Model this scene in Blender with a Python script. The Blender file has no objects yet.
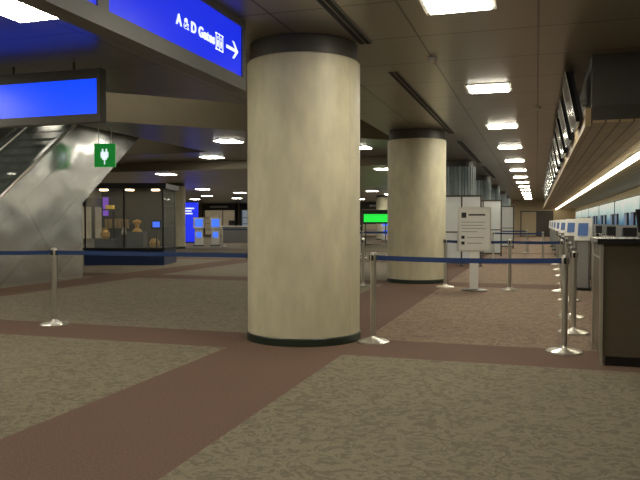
import bpy, math, random
from mathutils import Vector
random.seed(4)
sc = bpy.context.scene
sc.view_settings.view_transform = 'Standard'
sc.view_settings.look = 'None'

# ---------------------------------------------------------------- materials
def newmat(name):
    m = bpy.data.materials.new(name); m.use_nodes = True
    return m, m.node_tree, m.node_tree.nodes['Principled BSDF']

def mat(name, col, rough=0.5, metal=0.0, var=0.12, scale=8.0, emis=None, es=0.0, bump=0.0, spec=0.5, stretch=None, alpha=1.0, trans=0.0):
    m, nt, b = newmat(name)
    tc = nt.nodes.new('ShaderNodeTexCoord')
    mp = nt.nodes.new('ShaderNodeMapping')
    nt.links.new(tc.outputs['Object'], mp.inputs[0])
    if stretch: mp.inputs['Scale'].default_value = stretch
    n = nt.nodes.new('ShaderNodeTexNoise'); n.inputs['Scale'].default_value = scale; n.inputs['Detail'].default_value = 6
    nt.links.new(mp.outputs[0], n.inputs['Vector'])
    mx = nt.nodes.new('ShaderNodeMix'); mx.data_type = 'RGBA'
    mx.inputs['A'].default_value = (*[c*(1-var) for c in col], 1)
    mx.inputs['B'].default_value = (*[min(1, c*(1+var)) for c in col], 1)
    nt.links.new(n.outputs['Fac'], mx.inputs['Factor'])
    nt.links.new(mx.outputs['Result'], b.inputs['Base Color'])
    b.inputs['Roughness'].default_value = rough
    b.inputs['Metallic'].default_value = metal
    b.inputs['Specular IOR Level'].default_value = spec
    b.inputs['Alpha'].default_value = alpha
    b.inputs['Transmission Weight'].default_value = trans
    if emis:
        b.inputs['Emission Color'].default_value = (*emis, 1)
        b.inputs['Emission Strength'].default_value = es
    if bump:
        bp = nt.nodes.new('ShaderNodeBump'); bp.inputs['Strength'].default_value = bump; bp.inputs['Distance'].default_value = 0.01
        nt.links.new(n.outputs['Fac'], bp.inputs['Height']); nt.links.new(bp.outputs[0], b.inputs['Normal'])
    return m

def ceiling_mat(name, c1, c2, groove, w, h, rough=0.4, metal=0.0, msize=0.012):
    m, nt, b = newmat(name)
    tc = nt.nodes.new('ShaderNodeTexCoord')
    br = nt.nodes.new('ShaderNodeTexBrick'); br.offset = 0.0
    br.inputs['Scale'].default_value = 1.0
    br.inputs['Color1'].default_value = (*c1, 1); br.inputs['Color2'].default_value = (*c2, 1)
    br.inputs['Mortar'].default_value = (*groove, 1)
    br.inputs['Mortar Size'].default_value = msize; br.inputs['Mortar Smooth'].default_value = 0.1
    br.inputs['Brick Width'].default_value = w; br.inputs['Row Height'].default_value = h
    nt.links.new(tc.outputs['Object'], br.inputs['Vector'])
    nt.links.new(br.outputs['Color'], b.inputs['Base Color'])
    b.inputs['Roughness'].default_value = rough; b.inputs['Metallic'].default_value = metal
    bp = nt.nodes.new('ShaderNodeBump'); bp.invert = True; bp.inputs['Strength'].default_value = 0.5; bp.inputs['Distance'].default_value = 0.01
    nt.links.new(br.outputs['Fac'], bp.inputs['Height']); nt.links.new(bp.outputs[0], b.inputs['Normal'])
    return m

def carpet_mat():
    m, nt, b = newmat('carpet'); N = nt.nodes; L = nt.links
    tc = N.new('ShaderNodeTexCoord'); sep = N.new('ShaderNodeSeparateXYZ')
    L.new(tc.outputs['Object'], sep.inputs[0])
    def math_(op, a, bb):
        n = N.new('ShaderNodeMath'); n.operation = op
        for i, v in enumerate((a, bb)):
            if isinstance(v, (int, float)): n.inputs[i].default_value = v
            else: L.new(v, n.inputs[i])
        return n.outputs[0]
    def interval(o, a, c): return math_('MULTIPLY', math_('GREATER_THAN', o, a), math_('LESS_THAN', o, c))
    X, Y = sep.outputs['X'], sep.outputs['Y']
    mask = interval(X, -3.05, -1.81)
    for a, c in ((6.42, 7.36), (13.9, 14.9), (21.5, 22.4), (29, 30)):
        mask = math_('MAXIMUM', mask, interval(Y, a, c))
    mask = math_('MAXIMUM', mask, interval(X, -10.0, -8.9))
    far = math_('MULTIPLY', math_('GREATER_THAN', Y, 7.3), math_('GREATER_THAN', X, -2.5))
    farl = math_('MULTIPLY', math_('GREATER_THAN', Y, 7.3), math_('LESS_THAN', X, -2.5))
    n1 = N.new('ShaderNodeTexNoise'); n1.inputs['Scale'].default_value = 8.0; n1.inputs['Detail'].default_value = 4; n1.inputs['Distortion'].default_value = 2.4
    L.new(tc.outputs['Object'], n1.inputs['Vector'])
    r = N.new('ShaderNodeValToRGB'); r.color_ramp.elements[0].position = 0.42; r.color_ramp.elements[1].position = 0.54
    L.new(n1.outputs['Fac'], r.inputs[0])
    n2 = N.new('ShaderNodeTexNoise'); n2.inputs['Scale'].default_value = 70; n2.inputs['Detail'].default_value = 3
    L.new(tc.outputs['Object'], n2.inputs['Vector'])
    def mix(f, a, c, mode='MIX'):
        x = N.new('ShaderNodeMix'); x.data_type = 'RGBA'; x.blend_type = mode
        if isinstance(f, float): x.inputs['Factor'].default_value = f
        else: L.new(f, x.inputs['Factor'])
        for k, v in (('A', a), ('B', c)):
            if isinstance(v, tuple): x.inputs[k].default_value = (*v, 1)
            else: L.new(v, x.inputs[k])
        return x.outputs['Result']
    lt = mix(far, (0.210, 0.184, 0.130), (0.275, 0.205, 0.150))  # zone tints paint differing light temperature and gloss into the carpet colour
    lt = mix(farl, lt, (0.235, 0.203, 0.150))
    dk = mix(far, (0.150, 0.130, 0.090), (0.185, 0.130, 0.096))
    dk = mix(farl, dk, (0.17, 0.143, 0.107))
    pat = mix(r.outputs['Color'], dk, lt)
    col = mix(mask, pat, (0.145, 0.092, 0.069))
    fine = mix(n2.outputs['Fac'], (0.5, 0.5, 0.5), (1.42, 1.42, 1.42))
    col = mix(1.0, col, fine, 'MULTIPLY')
    L.new(col, b.inputs['Base Color'])
    b.inputs['Roughness'].default_value = 0.9; b.inputs['Specular IOR Level'].default_value = 0.15
    bp = N.new('ShaderNodeBump'); bp.inputs['Strength'].default_value = 0.3; bp.inputs['Distance'].default_value = 0.004
    L.new(n2.outputs['Fac'], bp.inputs['Height']); L.new(bp.outputs[0], b.inputs['Normal'])
    return m

def plank_mat():
    m, nt, b = newmat('soffit_planks'); N = nt.nodes; L = nt.links
    tc = N.new('ShaderNodeTexCoord')
    br = N.new('ShaderNodeTexBrick'); br.inputs['Scale'].default_value = 1.0
    mp = N.new('ShaderNodeMapping'); mp.inputs['Rotation'].default_value = (0, 0, math.pi/2)
    L.new(tc.outputs['Object'], mp.inputs[0]); L.new(mp.outputs[0], br.inputs['Vector'])
    br.inputs['Color1'].default_value = (0.42, 0.31, 0.16, 1); br.inputs['Color2'].default_value = (0.34, 0.25, 0.12, 1)
    br.inputs['Mortar'].default_value = (0.10, 0.07, 0.035, 1)
    br.inputs['Mortar Size'].default_value = 0.010
    br.inputs['Brick Width'].default_value = 1.2; br.inputs['Row Height'].default_value = 0.15
    L.new(br.outputs['Color'], b.inputs['Base Color']); b.inputs['Roughness'].default_value = 0.5
    return m

def steel_panel_mat():
    m, nt, b = newmat('steel_cladding'); N = nt.nodes; L = nt.links
    tc = N.new('ShaderNodeTexCoord'); mp = N.new('ShaderNodeMapping')
    sep = N.new('ShaderNodeSeparateXYZ'); cmb = N.new('ShaderNodeCombineXYZ')
    L.new(tc.outputs['Object'], sep.inputs[0]); L.new(sep.outputs['Y'], cmb.inputs['X']); L.new(sep.outputs['Z'], cmb.inputs['Y'])
    mp.inputs['Rotation'].default_value = (0, 0, math.radians(-37))
    L.new(cmb.outputs[0], mp.inputs[0])
    br = N.new('ShaderNodeTexBrick'); br.offset = 0.0; br.inputs['Scale'].default_value = 1
    L.new(mp.outputs[0], br.inputs['Vector'])
    br.inputs['Color1'].default_value = (0.58, 0.58, 0.55, 1); br.inputs['Color2'].default_value = (0.72, 0.72, 0.69, 1)
    br.inputs['Mortar'].default_value = (0.36, 0.36, 0.35, 1); br.inputs['Mortar Size'].default_value = 0.008
    br.inputs['Brick Width'].default_value = 1.6; br.inputs['Row Height'].default_value = 0.95
    L.new(br.outputs['Color'], b.inputs['Base Color'])
    b.inputs['Metallic'].default_value = 0.85; b.inputs['Roughness'].default_value = 0.24
    n = N.new('ShaderNodeTexNoise'); n.inputs['Scale'].default_value = 1.1; n.inputs['Detail'].default_value = 1
    L.new(tc.outputs['Object'], n.inputs['Vector'])
    bp = N.new('ShaderNodeBump'); bp.inputs['Strength'].default_value = 0.5; bp.inputs['Distance'].default_value = 0.10
    L.new(n.outputs['Fac'], bp.inputs['Height']); L.new(bp.outputs[0], b.inputs['Normal'])
    return m

def mural_mat():
    m, nt, b = newmat('backlit_seascape'); N = nt.nodes; L = nt.links
    tc = N.new('ShaderNodeTexCoord'); sep = N.new('ShaderNodeSeparateXYZ'); L.new(tc.outputs['Object'], sep.inputs[0])
    n = N.new('ShaderNodeTexNoise'); n.inputs['Scale'].default_value = 1.3; n.inputs['Detail'].default_value = 6
    L.new(tc.outputs['Object'], n.inputs['Vector'])
    a = N.new('ShaderNodeMath'); a.operation = 'MULTIPLY_ADD'; a.inputs[1].default_value = 0.7
    L.new(n.outputs['Fac'], a.inputs[0]); L.new(sep.outputs['Z'], a.inputs[2])
    r = N.new('ShaderNodeValToRGB'); e = r.color_ramp.elements
    e[0].position = 0.0; e[0].color = (0.02, 0.08, 0.20, 1); e[1].position = 1.0; e[1].color = (0.70, 0.78, 0.72, 1)
    x = e.new(0.40); x.color = (0.05, 0.20, 0.36, 1); x = e.new(0.62); x.color = (0.38, 0.52, 0.54, 1)
    mr = N.new('ShaderNodeMapRange'); mr.inputs['From Min'].default_value = -0.4; mr.inputs['From Max'].default_value = 1.1
    L.new(a.outputs[0], mr.inputs[0]); L.new(mr.outputs[0], r.inputs[0])
    L.new(r.outputs[0], b.inputs['Base Color']); L.new(r.outputs[0], b.inputs['Emission Color']); b.inputs['Emission Strength'].default_value = 0.5
    return m

M = {}
M['carpet'] = carpet_mat()
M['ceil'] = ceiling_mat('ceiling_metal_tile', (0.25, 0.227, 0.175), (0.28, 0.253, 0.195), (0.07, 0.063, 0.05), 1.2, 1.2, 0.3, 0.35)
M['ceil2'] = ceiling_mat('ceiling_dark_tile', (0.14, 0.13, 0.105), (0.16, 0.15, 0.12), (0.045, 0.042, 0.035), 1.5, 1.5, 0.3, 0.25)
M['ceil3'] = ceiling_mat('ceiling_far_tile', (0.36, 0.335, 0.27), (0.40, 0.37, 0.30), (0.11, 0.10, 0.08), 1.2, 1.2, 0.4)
M['fascia'] = mat('fascia_tan', (0.23, 0.195, 0.135), 0.6, var=0.15, scale=2)
M['wall'] = mat('wall_paint', (0.50, 0.41, 0.26), 0.7, var=0.06)
M['wall_dark'] = mat('wall_dark', (0.075, 0.07, 0.06), 0.6)
M['column'] = mat('column_cream', (0.59, 0.545, 0.385), 0.5, var=0.26, scale=5.0, bump=0.25, stretch=(1.4, 1.4, 0.6))
M['colbase'] = mat('column_rubber_base', (0.015, 0.026, 0.017), 0.45)
M['seam'] = mat('column_seam', (0.46, 0.42, 0.30), 0.6)
M['collar'] = mat('collar_dark', (0.075, 0.068, 0.055), 0.5)
M['flute'] = mat('fluted_metal', (0.24, 0.28, 0.29), 0.4, 0.3)
M['light'] = mat('lamp_diffuser', (1, 1, 1), 0.5, emis=(1.0, 0.935, 0.765), es=58)
M['light_far'] = mat('lamp_diffuser_dim', (1, 1, 1), 0.5, emis=(1.0, 0.95, 0.81), es=42)
M['strip'] = mat('tube_light', (1, 1, 1), 0.5, emis=(1.0, 0.92, 0.70), es=11)
M['white'] = mat('white_enamel', (0.72, 0.71, 0.66), 0.4, var=0.04)
M['grey'] = mat('grey_enamel', (0.30, 0.30, 0.29), 0.4, var=0.05)
M['board'] = mat('white_board', (0.58, 0.61, 0.61), 0.45, var=0.05)
M['black'] = mat('black_plastic', (0.012, 0.012, 0.013), 0.35)
M['navy'] = mat('navy_base', (0.014, 0.03, 0.10), 0.3)
M['slot'] = mat('diffuser_slot', (0.006, 0.006, 0.006), 0.8)
M['bronze'] = mat('bronze_frame', (0.075, 0.07, 0.06), 0.4, 0.5)
M['framegrey'] = mat('sign_frame_grey', (0.17, 0.17, 0.165), 0.45, 0.3)
M['steel'] = mat('brushed_steel', (0.66, 0.64, 0.58), 0.28, 0.85, var=0.06, scale=40)
M['cladding'] = steel_panel_mat()
M['belt'] = mat('blue_belt', (0.010, 0.035, 0.13), 0.7, scale=60)
M['bluesign'] = mat('blue_lightbox', (0.01, 0.02, 0.4), 0.3, emis=(0.010, 0.028, 0.80), es=0.9)
M['bluesign2'] = mat('blue_lightbox_bright', (0.01, 0.04, 0.5), 0.3, emis=(0.003, 0.060, 0.98), es=1.0)
M['sgntext'] = mat('sign_text_white', (0.9, 0.9, 0.9), 0.5, emis=(0.8, 0.9, 1.0), es=1.0)
M['green'] = mat('green_sign', (0.02, 0.35, 0.06), 0.4, emis=(0.01, 0.30, 0.04), es=0.45)
M['greenscreen'] = mat('green_screen', (0.0, 0.5, 0.05), 0.4, emis=(0.02, 0.9, 0.06), es=0.9)
M['counter'] = mat('counter_laminate', (0.095, 0.074, 0.048), 0.35, var=0.3, scale=14, stretch=(1, 1, 6))
M['stone'] = mat('black_granite', (0.02, 0.02, 0.02), 0.15, var=0.6, scale=120)
M['glass'] = mat('case_glass', (0.6, 0.7, 0.7), 0.03, alpha=0.10)
M['balglass'] = mat('balustrade_glass', (0.16, 0.20, 0.19), 0.04, alpha=0.45)
M['gold'] = mat('gold_object', (0.55, 0.34, 0.10), 0.35, 0.3, emis=(0.7, 0.4, 0.1), es=0.05)
M['yellow'] = mat('yellow_box', (0.75, 0.50, 0.08), 0.5, emis=(0.8, 0.5, 0.08), es=0.3)
M['caselight'] = mat('case_lamp', (1, 1, 1), 0.5, emis=(1.0, 0.72, 0.38), es=22)
M['purple'] = mat('purple_glow', (0.3, 0.1, 0.6), 0.5, emis=(0.22, 0.09, 0.7), es=0.5)
M['screen'] = mat('blue_screen', (0.05, 0.1, 0.6), 0.3, emis=(0.05, 0.17, 0.95), es=1.1)
M['screendim'] = mat('screen_dim', (0.05, 0.08, 0.15), 0.3, emis=(0.08, 0.16, 0.35), es=0.35)
M['monitor'] = mat('monitor_glass', (0.02, 0.022, 0.025), 0.12)
M['plank'] = plank_mat()
M['mural'] = mural_mat()
M['shop'] = mat('shop_interior_glow', (0.3, 0.25, 0.16), 0.5, var=0.8, scale=1.2, emis=(1.0, 0.80, 0.5), es=0.14)
M['shopw'] = mat('shop_white_glow', (0.3, 0.3, 0.3), 0.5, var=0.7, scale=1.2, emis=(0.75, 0.9, 1.0), es=0.2)
M['beltstep'] = mat('escalator_step', (0.12, 0.12, 0.12), 0.4, 0.7)
M['door'] = mat('door_dark', (0.06, 0.05, 0.04), 0.5)

# ---------------------------------------------------------------- mesh builder
class MB:
    def __init__(s): s.v = []; s.f = []; s.m = []; s.mats = []
    def mi(s, k):
        if k not in s.mats: s.mats.append(k)
        return s.mats.index(k)
    def add(s, vs, fs, k):
        o = len(s.v); s.v += [tuple(v) for v in vs]; i = s.mi(k)
        for f in fs: s.f.append([o+a for a in f]); s.m.append(i)
        return s
    def box(s, x0, x1, y0, y1, z0, z1, k):
        vs = [(x0,y0,z0),(x1,y0,z0),(x1,y1,z0),(x0,y1,z0),(x0,y0,z1),(x1,y0,z1),(x1,y1,z1),(x0,y1,z1)]
        return s.add(vs, [(0,3,2,1),(4,5,6,7),(0,1,5,4),(1,2,6,5),(2,3,7,6),(3,0,4,7)], k)
    def lathe(s, cx, cy, prof, k, seg=32):
        vs = []; fs = []; n = len(prof)
        for r, z in prof:
            for i in range(seg):
                a = 2*math.pi*i/seg; vs.append((cx+r*math.cos(a), cy+r*math.sin(a), z))
        for j in range(n-1):
            for i in range(seg):
                i2 = (i+1) % seg; fs.append((j*seg+i, j*seg+i2, (j+1)*seg+i2, (j+1)*seg+i))
        fs.append(tuple(range(seg))[::-1]); fs.append(tuple((n-1)*seg+i for i in range(seg)))
        return s.add(vs, fs, k)
    def cyl(s, cx, cy, z0, z1, r, k, seg=32): return s.lathe(cx, cy, [(r, z0), (r, z1)], k, seg)
    def tube(s, p0, p1, r, k, seg=12):
        p0 = Vector(p0); p1 = Vector(p1); d = (p1-p0).normalized()
        u = d.orthogonal().normalized(); w = d.cross(u); vs = []
        for p in (p0, p1):
            for i in range(seg):
                a = 2*math.pi*i/seg; vs.append(p + r*(u*math.cos(a)+w*math.sin(a)))
        fs = [(i, (i+1) % seg, seg+(i+1) % seg, seg+i) for i in range(seg)] + [tuple(range(seg))[::-1], tuple(range(seg, 2*seg))]
        return s.add(vs, fs, k)
    def prism_x(s, poly, x0, x1, k):   # poly in (y,z)
        n = len(poly); vs = [(x0, y, z) for y, z in poly] + [(x1, y, z) for y, z in poly]
        fs = [tuple(range(n))[::-1], tuple(range(n, 2*n))] + [(i, (i+1) % n, n+(i+1) % n, n+i) for i in range(n)]
        return s.add(vs, fs, k)
    def prism_y(s, poly, y0, y1, k):   # poly in (x,z)
        n = len(poly); vs = [(x, y0, z) for x, z in poly] + [(x, y1, z) for x, z in poly]
        fs = [tuple(range(n)), tuple(range(n, 2*n))[::-1]] + [(i, n+i, n+(i+1) % n, (i+1) % n) for i in range(n)]
        return s.add(vs, fs, k)
    def slab(s, poly, z0, z1, kbot, kside):
        n = len(poly); vs = [(x, y, z0) for x, y in poly] + [(x, y, z1) for x, y in poly]
        s.add(vs, [tuple(range(n))[::-1]], kbot)
        s.add(vs, [tuple(range(n, 2*n))] + [(i, (i+1) % n, n+(i+1) % n, n+i) for i in range(n)], kside)
        return s
    def mesh(s, name, org=(0, 0, 0)):
        me = bpy.data.meshes.new(name)
        me.from_pydata([(a-org[0], b-org[1], c-org[2]) for a, b, c in s.v], [], s.f)
        for k in s.mats: me.materials.append(M[k])
        me.polygons.foreach_set('material_index', s.m)
        me.polygons.foreach_set('use_smooth', [True]*len(s.f))
        me.update(); me.set_sharp_from_angle(angle=math.radians(35))
        return me
    def obj(s, name, org=(0, 0, 0), rotz=0.0, parent=None, bevel=0.0):
        o = bpy.data.objects.new(name, s.mesh(name, org)); o.location = org; o.rotation_euler[2] = rotz
        sc.collection.objects.link(o)
        if parent: o.parent = parent; o.matrix_parent_inverse = parent.matrix_basis.inverted()
        if bevel:
            b = o.modifiers.new('bevel', 'BEVEL'); b.width = bevel; b.segments = 2; b.limit_method = 'ANGLE'
        return o

def inst(name, me, loc, rotz=0):
    o = bpy.data.objects.new(name, me); o.location = loc; o.rotation_euler[2] = rotz
    sc.collection.objects.link(o); return o

def text(name, s, loc, rot, size, k, parent=None, align='CENTER'):
    c = bpy.data.curves.new(name, 'FONT'); c.body = s; c.size = size; c.align_x = align; c.align_y = 'CENTER'; c.extrude = 0.003
    c.offset = 0.003
    c.space_character = 1.06
    c.materials.append(M[k]); o = bpy.data.objects.new(name, c); o.location = loc; o.rotation_euler = rot
    sc.collection.objects.link(o)
    if parent: o.parent = parent; o.matrix_parent_inverse = parent.matrix_basis.inverted()
    return o

# ---------------------------------------------------------------- room shell
XR, XL, YE, YB = 3.2, -34.0, 64.0, -6.0
MB().box(XL, XR, YB, YE, -0.1, 0, 'carpet').obj('floor')
MB().box(XR, XR+0.2, YB, YE, 0, 6, 'wall').obj('wall_right')
MB().box(XL-0.2, XL, YB, YE, 0, 6, 'wall').obj('wall_left')
MB().box(XL, XR, YE, YE+0.2, 0, 6, 'wall').obj('wall_far')
MB().box(XL, XR, YB-0.2, YB, 0, 6, 'wall_dark').obj('wall_near')
HC = 3.25
c = MB()
c.slab([(-3.2, YB), (XR, YB), (XR, YE), (-3.2, YE)], HC, 6.2, 'ceil', 'fascia')
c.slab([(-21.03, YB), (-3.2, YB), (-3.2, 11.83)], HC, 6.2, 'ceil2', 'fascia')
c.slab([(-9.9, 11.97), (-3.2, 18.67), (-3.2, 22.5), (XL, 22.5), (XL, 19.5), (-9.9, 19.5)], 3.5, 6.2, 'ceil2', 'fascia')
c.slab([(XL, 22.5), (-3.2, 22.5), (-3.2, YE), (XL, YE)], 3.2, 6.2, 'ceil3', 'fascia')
c.slab([(XL, YB), (-3.2, YB), (-3.2, 22.5), (XL, 22.5)], 6.2, 6.3, 'ceil2', 'ceil2')
c.obj('ceiling')

# ---------------------------------------------------------------- ceiling lamps (square recessed)
def lamp_mesh(name, kd, s=0.27):
    b = MB(); f = s+0.05
    for x0, x1, y0, y1 in ((-f, f, -f, -s), (-f, f, s, f), (-f, -s, -s, s), (s, f, -s, s)):
        b.box(x0, x1, y0, y1, -0.012, 0, 'white')
    b.box(-s, s, -s, s, -0.022, 0, kd)
    return b.mesh(name)
lm = lamp_mesh('recessed_ceiling_light', 'light')
lf = lamp_mesh('recessed_ceiling_light_far', 'light_far', 0.3)
for i in range(-2, 14):
    inst('recessed_ceiling_light', lm, (-0.68, 6.15+4.1*i, HC))
for x, y in ((-4.5, 5.2), (-4.5, 0.8), (-9.0, 1.2), (-8.6, 4.9)):  # the last lamp is added to brighten the escalator
    inst('recessed_ceiling_light', lm, (x, y, HC))
for x, y in ((-8.0, 17.0), (-5.0, 19.6), (-10.5, 21)):
    inst('recessed_ceiling_light', lf, (x, y, 3.5))
for x, y in ((-12.5, 9.5), (-13.5, 15), (-20, 12), (-7.2, 12.0), (-9.3, 8.8), (-14, 4)):  # high void lamps, one of them added to brighten the escalator cladding
    inst('recessed_ceiling_light', lm, (x, y, 6.2))
for j in range(7):
    for i, x in enumerate((-5.2, -9.6, -14.0, -18.4, -22.8, -27.2)):
        if (i+j) % 4 != 3:
            inst('recessed_ceiling_light', lf, (x, 24.0+5.2*j+(i % 2)*1.2, 3.2))
# linear air diffusers
for y0, y1 in ((2.6, 7.3), (8.8, 15.2), (16.8, 23), (24.5, 31)):
    b = MB(); b.box(-1.86, -1.72, y0, y1, HC-0.012, HC, 'framegrey')
    b.box(-1.845, -1.80, y0+.02, y1-.02, HC-0.016, HC-0.001, 'slot'); b.box(-1.78, -1.735, y0+.02, y1-.02, HC-0.016, HC-0.001, 'slot')
    b.obj('linear_air_diffuser')
for x, y in ((-1.2, 8.2), (0.0, 12.2)):
    MB().lathe(x, y, [(0.02, HC-0.05), (0.05, HC-0.04), (0.06, HC-0.01), (0.06, HC)], 'white', 20).obj('smoke_detector')

# ---------------------------------------------------------------- columns
R = 0.63; CX = -2.5
def column_smooth(y):
    b = MB()
    b.lathe(CX, y, [(R+.012, 0), (R+.012, .075), (R+.004, .085)], 'colbase', 96)
    b.lathe(CX, y, [(R, .08), (R, 3.04), (R-.015, 3.055)], 'column', 96)
    b.lathe(CX, y, [(R-.03, 3.05), (R-.03, HC)], 'collar', 96)
    for a in (-20, 100, 220):
        a = math.radians(a)
        x_, y_ = CX+(R-.004)*math.cos(a), y+(R-.004)*math.sin(a)
        b.tube((x_, y_, .11), (x_, y_, 3.03), .0045, 'seam', 6)
    b.obj('round_column', (CX, y, 0))
for k in range(2): column_smooth(7.28+7.56*k)
for k in range(2, 7):
    y = 7.28+7.56*k; b = MB(); n = 144; ring = []
    for i in range(n):
        a = 2*math.pi*i/n; r = R-0.02+0.022*(1 if (i//2) % 2 else -1); ring.append((CX+r*math.cos(a), y+r*math.sin(a)))
    b.slab(ring, 0.1, 3.05, 'flute', 'flute')
    b.cyl(CX, y, 0, .1, R+.01, 'colbase', 64); b.cyl(CX, y, 3.05, HC, R-.03, 'collar', 64)
    b.obj('fluted_column', (CX, y, 0))
for x, y in ((-17.0, 30.0), (-17.0, 42.0), (-26.0, 34.0), (-10.5, 36.0), (-10.5, 48)):
    b = MB(); b.cyl(x, y, 0, .1, .5, 'colbase', 48); b.cyl(x, y, .1, 3.05, .48, 'column', 48); b.cyl(x, y, 3.05, 3.2, .45, 'collar', 48)
    b.obj('round_column', (x, y, 0))

# ---------------------------------------------------------------- overhead blue sign (hall-parallel)
b = MB()
X0, X1 = -2.88, -2.72
b.box(X0, X1, 1.0, 6.18, 3.18, HC, 'framegrey'); b.box(X0, X1, 1.0, 6.18, 2.58, 2.70, 'framegrey')
b.box(X0, X1-.03, 1.0, 6.18, 2.70, 3.18, 'bronze')
for y0, y1 in ((6.10, 6.18), (3.82, 3.94), (1.0, 1.1)): b.box(X0, X1, y0, y1, 2.70, 3.18, 'framegrey')
for y0, y1 in ((3.94, 6.10), (1.1, 3.82)): b.box(X1-.03, X1-.015, y0, y1, 2.70, 3.18, 'bluesign')
sg = b.obj('overhead_gate_sign', (X0, 3.5, 2.58))
rt = (math.pi/2, 0, math.pi/2); xf = X1-.012
text('sign_text', 'A & D Gates', (xf, 5.19, 2.91), rt, 0.122, 'sgntext', sg)
p = MB()
p.box(xf-.004, xf, 5.555, 5.565, 2.84, 2.99, 'sgntext'); p.box(xf-.004, xf, 5.69, 5.70, 2.84, 2.99, 'sgntext'); p.box(xf-.004, xf, 5.624, 5.631, 2.84, 2.99, 'sgntext')
p.box(xf-.004, xf, 5.555, 5.70, 2.98, 2.99, 'sgntext'); p.box(xf-.004, xf, 5.555, 5.70, 2.84, 2.85, 'sgntext')
for yy in (5.595, 5.66):
    p.box(xf-.004, xf, yy-.013, yy+.013, 2.87, 2.93, 'sgntext'); p.box(xf-.004, xf, yy-.009, yy+.009, 2.94, 2.962, 'sgntext')
p.obj('pictogram', (xf, 5.6, 2.93), parent=sg)
p = MB()
p.box(xf-.004, xf, 5.77, 5.99, 2.905, 2.935, 'sgntext')
p.prism_x([(5.90, 3.0), (5.935, 3.0), (6.03, 2.92), (5.935, 2.84), (5.90, 2.84), (5.985, 2.92)], xf-.004, xf, 'sgntext')
p.obj('arrow', (xf, 5.9, 2.93), parent=sg)

b = MB(); e = -4.98
b.box(-7.7, e, 7.04, 7.14, 2.50, 3.14, 'bronze')
b.box(-7.62, e-.05, 7.028, 7.04, 2.60, 3.02, 'bluesign2')
b.box(-7.7, e, 7.02, 7.04, 3.02, 3.14, 'bronze'); b.box(-7.7, e, 7.02, 7.04, 2.50, 2.60, 'bronze'); b.box(e-.05, e, 7.02, 7.04, 2.60, 3.02, 'bronze')
for x in (-7.2, -6.3, -5.4): b.tube((x, 7.09, 3.1), (x, 7.09, HC), .015, 'bronze')
b.obj('hanging_blue_sign', (-6.3, 7.1, 2.5))

b = MB(); gx, gy = -9.6, 13.7
b.box(-.25, .25, -.03, .03, 2.58, 3.12, 'green')
yf = -.036
b.box(-.09, .09, yf, -.03, 2.80, 2.93, 'sgntext'); b.box(-.06, -.03, yf, -.03, 2.93, 3.0, 'sgntext'); b.box(.03, .06, yf, -.03, 2.93, 3.0, 'sgntext')
b.box(-.055, .055, yf, -.03, 2.75, 2.81, 'sgntext'); b.box(-.012, .012, yf, -.03, 2.64, 2.76, 'sgntext')
for x in (-.15, .15): b.tube((x, 0, 3.1), (x, 0, 3.5), .01, 'steel')
me = b.mesh('charging_station_sign'); inst('charging_station_sign', me, (gx, gy, 0), math.radians(12))

# ---------------------------------------------------------------- escalator
b = MB()
ex0, ex1 = -11.95, -10.2
def top(y): return 1.74+.75*(y-11.04)
def bot(y): return 2.08+.75*(y-14.1)
yt = 11.04+(6.15-1.74)/.75; yb_ = 14.1+(6.15-2.08)/.75
prof = [(7.6, 0), (13.65, 0), (13.65, bot(13.65)), (yb_, 6.15), (yt, 6.15), (9.2, top(9.2)), (8.9, .3), (7.6, .3)]
for xa, xb in ((ex1-.22, ex1), (ex0, ex0+.22)): b.prism_x(prof, xa, xb, 'cladding')
prof2 = [(7.6, 0), (13.6, 0), (13.6, bot(13.6)+.05), (yb_, 6.12), (yt, 6.12), (9.2, top(9.2)-.35), (8.9, .05), (7.6, .05)]
b.prism_x(prof2, ex0+.2, ex1-.2, 'cladding')
y = 9.2
while top(y) < 5.9:
    b.box(ex0+.24, ex1-.24, y, y+.4, top(y)-.45, top(y)-.15, 'beltstep'); y += .27
esc = b.obj('escalator', (-11, 11, 0))
for xx in (ex1-.11, ex0+.11):
    g = MB(); gp = [(8.2, .3), (8.9, .3), (9.2, top(9.2)), (yt-1.4, top(yt-1.4)), (yt-1.4, top(yt-1.4)+.85), (9.0, top(9.2)+.80), (8.3, 1.05), (8.0, .7)]
    g.prism_x(gp, xx-.006, xx+.006, 'balglass'); g.obj('balustrade', (xx, 11, 0), parent=esc)
    h = MB(); pts = [(8.2, .3), (7.95, .7), (8.25, 1.1), (9.0, top(9.2)+.86), (yt-1.4, top(yt-1.4)+.9)]
    for p0, p1 in zip(pts, pts[1:]): h.tube((xx, *p0), (xx, *p1), .045, 'black')
    h.tube((xx, 9.0, top(9.2)+.79), (xx, yt-1.4, top(yt-1.4)+.83), .025, 'steel')
    h.obj('handrail', (xx, 11, 0), parent=esc)
    t = MB(); t.tube((xx+.09, 9.2, top(9.2)+.02), (xx+.09, yt-1.3, top(yt-1.3)+.02), .035, 'steel'); t.obj('deck_trim', (xx, 11, 0), parent=esc)

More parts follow.
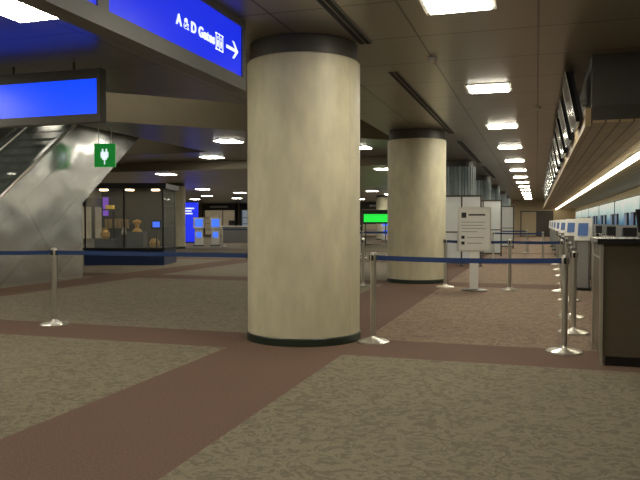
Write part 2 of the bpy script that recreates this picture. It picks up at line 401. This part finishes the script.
# ---------------------------------------------------------------- stanchions
def stanchion(x, y, belt_to=None, zb=.915):
    b = MB()
    b.lathe(x, y, [(.175, 0), (.175, .012), (.16, .022), (.06, .04), (.035, .06), (.031, .07)], 'steel', 40)
    b.lathe(x, y, [(.031, .05), (.031, .86)], 'steel', 24)
    b.lathe(x, y, [(.034, .86), (.036, .87), (.036, .955), (.030, .97), (.012, .975)], 'steel', 24)
    b.box(x-.042, x+.042, y-.014, y+.014, .885, .945, 'black'); b.box(x-.014, x+.014, y-.042, y+.042, .885, .945, 'black')
    o = b.obj('belt_stanchion', (x, y, 0))
    if belt_to:
        bx, by = belt_to; d = Vector((bx-x, by-y, 0)); L = d.length; d /= L; n = Vector((-d.y, d.x, 0))*.0015
        m = MB(); vs = []; fs = []; K = 14; s0 = .04; s1 = L-.04
        for i in range(K+1):
            t = i/K; s = s0+(s1-s0)*t; sag = .02*min(L/2.5, 1.5)*4*t*(1-t)
            q = Vector((x, y, 0))+d*s
            for z, sg_ in ((zb-.026-sag, 1), (zb+.026-sag, 1), (zb+.026-sag, -1), (zb-.026-sag, -1)):
                vs.append((q.x+n.x*sg_, q.y+n.y*sg_, z))
        for i in range(K):
            for j in range(4): fs.append((i*4+j, i*4+(j+1) % 4, i*4+4+(j+1) % 4, i*4+4+j))
        m.add(vs, fs, 'belt'); m.obj('belt', (x, y, 0), parent=o)
    return o
stanchion(-8.3, 7.2)
o_ = stanchion(-5.81, 7.2, (-8.3, 7.2))
m = MB(); m.box(-5.77, -3.135, 7.1985, 7.2015, .889, .941, 'belt'); m.box(-3.15, -3.115, 7.17, 7.23, .875, .955, 'black'); m.obj('belt_to_column', (-4.4, 7.2, 0), parent=o_)
stanchion(.27, 7.2)
stanchion(-1.68, 7.2, (.27, 7.2))
row = [(-5.0, 13.9), (-3.35, 13.45), (-1.73, 13.7), (-.49, 13.5), (.45, 13.5)]
for i, (x, y) in enumerate(row): stanchion(x, y, row[i+1] if (i in (2, 3)) else None)
for x, y, t in ((.42, 8.5, (.46, 9.9)), (.46, 9.9, (.52, 12.0)), (.52, 12.0, None), (.6, 15.2, (.6, 17.4)), (.6, 17.4, (.6, 19.6)), (.6, 19.6, None),
                (.2, 24, (-1.4, 24)), (-1.4, 24, None), (-.4, 30, (-1.6, 30)), (-1.6, 30, None), (.6, 22, None), (-5.2, 19.5, (-6.6, 19.8)), (-6.6, 19.8, None),
                (-5.0, 24, (-6, 24)), (-6, 24, (-7.4, 24)), (-7.4, 24, None), (-5.4, 26, (-6.6, 26)), (-6.6, 26, None), (-14, 33, (-16, 33.2)), (-16, 33.2, None), (-13.2, 36, (-15.2, 36)), (-15.2, 36, None)):
    stanchion(x, y, t)

# ---------------------------------------------------------------- notice stand
b = MB(); sx, sy = -1.13, 13.25
b.lathe(0, 0, [(.24, 0), (.24, .012), (.2, .022), (.06, .03)], 'bronze', 40)
b.box(-.08, .08, -.02, .02, .02, .80, 'white')
b.box(-.31, .31, -.025, .025, .74, 1.58, 'steel'); b.box(-.285, .285, -.030, -.02, .765, 1.555, 'white')
b.box(-.24, -.15, -.034, -.03, 1.38, 1.48, 'black'); b.box(-.11, .2, -.034, -.03, 1.42, 1.45, 'black')
for i, w in enumerate((.44, .40, .45, .3)): b.box(-.24, -.24+w, -.034, -.03, 1.29-.06*i, 1.303-.06*i, 'grey')
b.box(-.24, -.18, -.034, -.03, .98, 1.04, 'black'); b.box(-.14, .18, -.034, -.03, 1.0, 1.015, 'grey')
b.box(-.24, -.18, -.034, -.03, .87, .93, 'black'); b.box(-.14, .14, -.034, -.03, .89, .905, 'grey')
inst('notice_sign_stand', b.mesh('notice_sign_stand'), (sx, sy, 0), math.radians(8))

# ---------------------------------------------------------------- white partition display boards
def partition(x, y, w, h, rot, n=2):
    b = MB(); pw = w/n
    for i in range(n):
        a = -w/2+i*pw
        b.box(a, a+.05, -.03, .03, 0, h, 'bronze')
        b.box(a+.05, a+pw, -.02, .02, .12, h-.06, 'board'); b.box(a+.05, a+pw, -.03, .03, h-.06, h, 'bronze'); b.box(a+.05, a+pw, -.03, .03, .06, .12, 'bronze')
        b.box(a+.05, a+pw-.0, -.024, -.02, .98, 1.02, 'bronze')
        b.box(a-.02, a+.07, -.22, .22, 0, .03, 'black')
    b.box(w/2-.02, w/2+.03, -.03, .03, 0, h, 'bronze'); b.box(w/2-.04, w/2+.05, -.22, .22, 0, .03, 'black')
    inst('display_partition', b.mesh('display_partition'), (x, y, 0), rot)
partition(-2.15, 20.6, 1.15, 2.1, math.radians(6), 2)
partition(-2.0, 27.0, 1.4, 2.15, math.radians(6), 2)
partition(-1.8, 35.0, 1.4, 2.1, 0, 2)

# ---------------------------------------------------------------- near ticket counter
b = MB()
b.box(.60, 2.4, 6.66, 7.45, 0, .09, 'black')
b.box(.56, 2.4, 6.62, 7.48, .09, 1.10, 'counter')
b.box(.545, .575, 6.605, 6.64, .0, 1.10, 'steel'); b.box(.545, .575, 7.46, 7.49, 0, 1.10, 'steel')
b.box(.52, 2.44, 6.57, 7.53, 1.10, 1.15, 'stone')
b.box(.555, .56, 6.66, 7.44, .96, .98, 'steel')
cn = b.obj('ticket_counter', (1.4, 7.0, 0), bevel=.004)
b = MB(); b.box(-.13, .13, -.09, .09, 1.152, 1.165, 'black'); b.box(-.02, .02, .0, .03, 1.16, 1.24, 'black'); b.prism_x([(-.02, 1.2), (.0, 1.2), (.05, 1.42), (.03, 1.42)], -.19, .19, 'monitor')
inst('counter_monitor', b.mesh('counter_monitor'), (1.08, 7.1, 0), math.radians(25))
b = MB()
b.box(0, .7, -.85, .85, 0, .08, 'black'); b.box(-.02, .7, -.88, .88, .08, 1.02, 'counter'); b.box(-.06, .74, -.9, .9, 1.02, 1.07, 'stone')
b.box(-.025, -.02, -.86, .86, .85, .87, 'steel'); b.box(.05, .35, -.88, -.84, 1.07, 1.25, 'grey')
for yy in (-.45, .4):
    b.box(.28, .44, yy-.12, yy+.12, 1.07, 1.085, 'black'); b.box(.35, .38, yy-.02, yy+.02, 1.08, 1.2, 'black')
    b.box(.33, .36, yy-.20, yy+.20, 1.17, 1.46, 'black'); b.box(.325, .331, yy-.17, yy+.17, 1.20, 1.43, 'screendim')
b.box(.05, .30, .62, .82, 1.07, 1.22, 'black')
cm = b.mesh('ticket_counter_unit')
for i in range(18): inst('ticket_counter', cm, (1.15, 10.2+2.4*i, 0))
# self-service kiosks standing in front of the counter line
b = MB(); b.box(-.16, .16, -.2, .2, 0, .05, 'black'); b.box(-.10, .10, -.12, .12, .05, .95, 'grey')
b.prism_x([(-.18, .95), (.14, .95), (.14, 1.34), (.04, 1.38)], -.15, .15, 'white')
b.add([(-.09, -.16, 1.04), (.09, -.16, 1.04), (.09, -.04, 1.28), (-.09, -.04, 1.28)], [(0, 1, 2, 3)], 'screendim')
km = b.mesh('self_service_kiosk_small')
for i in range(7): inst('self_service_kiosk', km, (.86, 14.0+4.8*i, 0), math.radians(-10))

# ---------------------------------------------------------------- right bulkhead over counters
b = MB(); BZ = 2.45; BY = 8.6
b.box(.60, XR, BY+.0, YE, BZ+.03, HC, 'wall_dark')
b.box(.60, XR, BY-.05, YE, BZ-.0, BZ+.03, 'plank')
b.box(.53, .60, BY-.05, YE, BZ-.04, BZ+.18, 'plank')
b.box(.60, XR, BY-.05, BY, BZ+.03, BZ+.2, 'bronze')
bh = b.obj('ceiling_bulkhead_right')
b = MB()
b.box(1.55, 1.69, BY+.1, YE-.2, BZ-.02, BZ, 'white'); b.box(1.58, 1.66, BY+.1, YE-.2, BZ-.07, BZ-.02, 'strip')
b.obj('linear_strip_light', parent=bh)
for i in range(7):
    y0 = 8.8+7.6*i
    b = MB(); b.box(XR-.05, XR, y0, y0+7.3, 0, 2.2, 'bronze'); b.box(XR-.06, XR-.05, y0+.05, y0+7.25, 1.0, 2.15, 'mural')
    b.obj('backlit_seascape_mural', (XR, y0+3.6, 1.4))
b = MB()
b.prism_y([(-.02, 0), (.03, 0), (-.10, .62), (-.15, .62)], -.52, .52, 'monitor')
b.prism_y([(.03, .0), (.07, .06), (-.05, .58), (-.10, .62)], -.46, .46, 'black')
b.prism_y([(-.026, .0), (-.02, .0), (-.15, .62), (-.156, .62)], -.54, -.52, 'steel'); b.prism_y([(-.026, .0), (-.02, .0), (-.15, .62), (-.156, .62)], .52, .54, 'steel')
b.box(.0, .13, -.05, .05, .28, .34, 'steel')
b.box(-.06, -.03, -.02, .02, .5, .72, 'black')
mm = b.mesh('flight_information_monitor')
for i in range(16): inst('flight_information_monitor', mm, (.47, 9.5+2.0*i, 2.53))

# ---------------------------------------------------------------- glass display case
b = MB()
W, D = 1.2, .85
b.box(-W, W, -D, D, 0, .46, 'navy'); b.box(-W-.04, W+.04, -D-.04, D+.04, .46, .52, 'black')
b.box(-W-.08, W+.08, -D-.1, D+.1, 2.30, 2.46, 'black')
for x in (-W+.03, 0, W-.03):
    for y in (-D+.03, D-.03): b.box(x-.02, x+.02, y-.02, y+.02, .52, 2.30, 'black')
b.box(-W+.05, W-.05, -D+.02, -D+.03, .52, 2.30, 'glass')
b.box(-W+.05, W-.05, D-.05, D-.03, .52, 2.30, 'wall_dark')
for s in (-1, 1): b.box(s*(W-.02)-.005, s*(W-.02)+.005, -D+.05, D-.05, .52, 2.30, 'glass')
b.box(.0, .5, -.55, -.05, .52, 1.0, 'framegrey'); b.box(-1.0, -.4, -.5, 0, .52, .78, 'framegrey'); b.box(-.3, -.05, -.4, -.1, .52, .9, 'counter')
b.lathe(.25, -.3, [(.15, 1.0), (.14, 1.04), (.05, 1.12), (.07, 1.22), (.14, 1.30), (.12, 1.34), (.02, 1.38)], 'gold', 28)
b.box(-.72, -.50, -.3, -.1, 1.70, 1.82, 'yellow'); b.box(-.78, -.42, -.35, .2, 1.66, 1.70, 'bronze'); b.box(-.62, -.58, .1, .14, .52, 1.66, 'bronze')
b.lathe(-.75, -.25, [(.07, .78), (.14, .86), (.14, .97), (.07, 1.06), (.09, 1.12)], 'gold', 24)
b.box(-1.0, -.25, .5, .6, 1.1, 1.4, 'plank'); b.lathe(-.17, -.25, [(.06, .9), (.09, .96), (.05, 1.1), (.02, 1.16)], 'white', 20)
b.box(.70, 1.02, -.4, -.3, 1.08, 1.36, 'black'); b.box(.75, .97, -.41, -.40, 1.14, 1.31, 'screen'); b.box(.84, .88, -.36, -.3, .52, 1.08, 'bronze')
b.lathe(.68, .1, [(.14, .52), (.17, .65), (.1, .78)], 'gold', 20)
b.box(-1.12, -.95, .70, .74, 1.5, 2.1, 'purple')
for x in (-.8, 0, .8): b.box(x-.1, x+.1, -.3, -.1, 2.27, 2.30, 'caselight')
inst('glass_display_case', b.mesh('glass_display_case'), (-12.05, 18.55, 0), math.radians(17.6))

# ---------------------------------------------------------------- far-left things
def kiosk(x, y, rot):
    b = MB(); b.box(-.3, .3, -.25, .25, 0, .05, 'black'); b.box(-.22, .22, -.15, .15, .05, .95, 'white')
    b.prism_x([(-.25, .95), (.2, .95), (.2, 1.5), (.0, 1.55)], -.3, .3, 'white')
    b.add([(-.2, -.225, 1.04), (.2, -.225, 1.04), (.2, -.05, 1.46), (-.2, -.05, 1.46)], [(0, 1, 2, 3)], 'screen')
    b.box(-.14, .14, -.156, -.15, .45, .75, 'screen')
    inst('self_service_kiosk', b.mesh('self_service_kiosk'), (x, y, 0), rot)
for x, y in ((-17.6, 33.6), (-16.9, 34.2), (-15.9, 41), (-8.6, 44), (-9.9, 46)): kiosk(x, y, math.radians(24))
b = MB(); b.box(-.55, .55, -.06, .06, 0, .08, 'black'); b.box(-.5, .5, -.04, .04, .08, 2.5, 'bluesign')
for i, w in enumerate((.6, .45, .5)): b.box(-.35, -.35+w, -.045, -.04, 2.1-.16*i, 2.17-.16*i, 'sgntext')
inst('blue_banner_stand', b.mesh('blue_banner_stand'), (-20.3, 37.6, 0), math.radians(24))
inst('blue_banner_stand', bpy.data.meshes['blue_banner_stand'], (-24.8, 40.5, 0), math.radians(24))
for x, y in ((-17.6, 39.5), (-15.0, 43.5), (-13.0, 46)):
    b = MB(); b.box(-1.3, 1.3, -.3, .3, 0, 1.0, 'framegrey'); b.box(-1.35, 1.35, -.35, .35, 1.0, 1.06, 'white'); b.box(-.9, -.5, -.05, 0, 1.1, 1.4, 'black'); b.box(-.72, -.68, -.04, -.01, 1.05, 1.12, 'black'); b.box(.3, .7, -.05, 0, 1.1, 1.4, 'black'); b.box(.48, .52, -.04, -.01, 1.05, 1.12, 'black')
    inst('service_desk', b.mesh('service_desk'), (x, y, 0), math.radians(20))
b = MB(); b.box(-.75, .75, -.08, .08, 1.2, 2.0, 'black'); b.box(-.68, .68, -.09, -.08, 1.3, 1.75, 'greenscreen')
b.box(-.6, -.54, -.04, .04, .03, 1.2, 'bronze'); b.box(.54, .6, -.04, .04, .03, 1.2, 'bronze'); b.box(-.7, .7, -.25, .25, 0, .03, 'black')
inst('green_display_board', b.mesh('green_display_board'), (-8.85, 38.5, 0), math.radians(15))
for i in range(7):
    x = -31+4.2*i; k = ('shop', 'shopw', 'shop', 'shopw', 'shop', 'shop', 'shopw')[i]
    b = MB(); b.box(x-1.9, x+1.9, YE-.5, YE, 2.5, 3.18, 'wall_dark'); b.box(x-1.9, x-1.75, YE-.5, YE, 0, 2.5, 'bronze'); b.box(x+1.75, x+1.9, YE-.5, YE, 0, 2.5, 'bronze')
    b.box(x-1.75, x+1.75, YE-.1, YE, .0, 2.5, k)
    for q in range(3): b.box(x-1.6, x-.1, YE-.35, YE-.1, .5+.6*q, .56+.6*q, 'counter')
    b.box(x+.3, x+.36, YE-.3, YE-.25, 0, 2.5, 'bronze'); b.box(x-1.0, x+1.0, YE-.52, YE-.5, 2.75, 2.95, 'white')
    b.obj('shopfront', (x, YE-.25, 0))
for i in range(5):
    y = 24+7.5*i
    b = MB(); b.box(XL, XL+.4, y-2.6, y+2.6, 2.5, 3.18, 'wall_dark'); b.box(XL, XL+.1, y-2.4, y+2.4, 0, 2.5, 'shop' if i % 2 else 'shopw')
    for q in (-2.6, 0, 2.4): b.box(XL, XL+.3, y+q, y+q+.2, 0, 2.5, 'bronze')
    b.obj('shopfront', (XL, y, 0))
b = MB(); b.box(-1.4, 1.4, YE-.06, YE, 0, 2.3, 'door'); b.box(-1.3, -.05, YE-.08, YE-.06, .05, 2.2, 'wall'); b.box(.05, 1.3, YE-.08, YE-.06, .05, 2.2, 'door')
b.obj('door_1')

# ---------------------------------------------------------------- world + camera
w = bpy.data.worlds.new('world'); sc.world = w; w.use_nodes = True
w.node_tree.nodes['Background'].inputs[0].default_value = (0.5, 0.5, 0.5, 1); w.node_tree.nodes['Background'].inputs[1].default_value = 0.1
cam = bpy.data.cameras.new('camera'); cam.lens = 683/640*36; cam.sensor_width = 36; cam.clip_end = 300
co = bpy.data.objects.new('camera', cam); co.location = (0, 0, 1.3)
co.rotation_euler = (math.radians(90-1.51), 0, math.radians(17.6))
sc.collection.objects.link(co); sc.camera = co
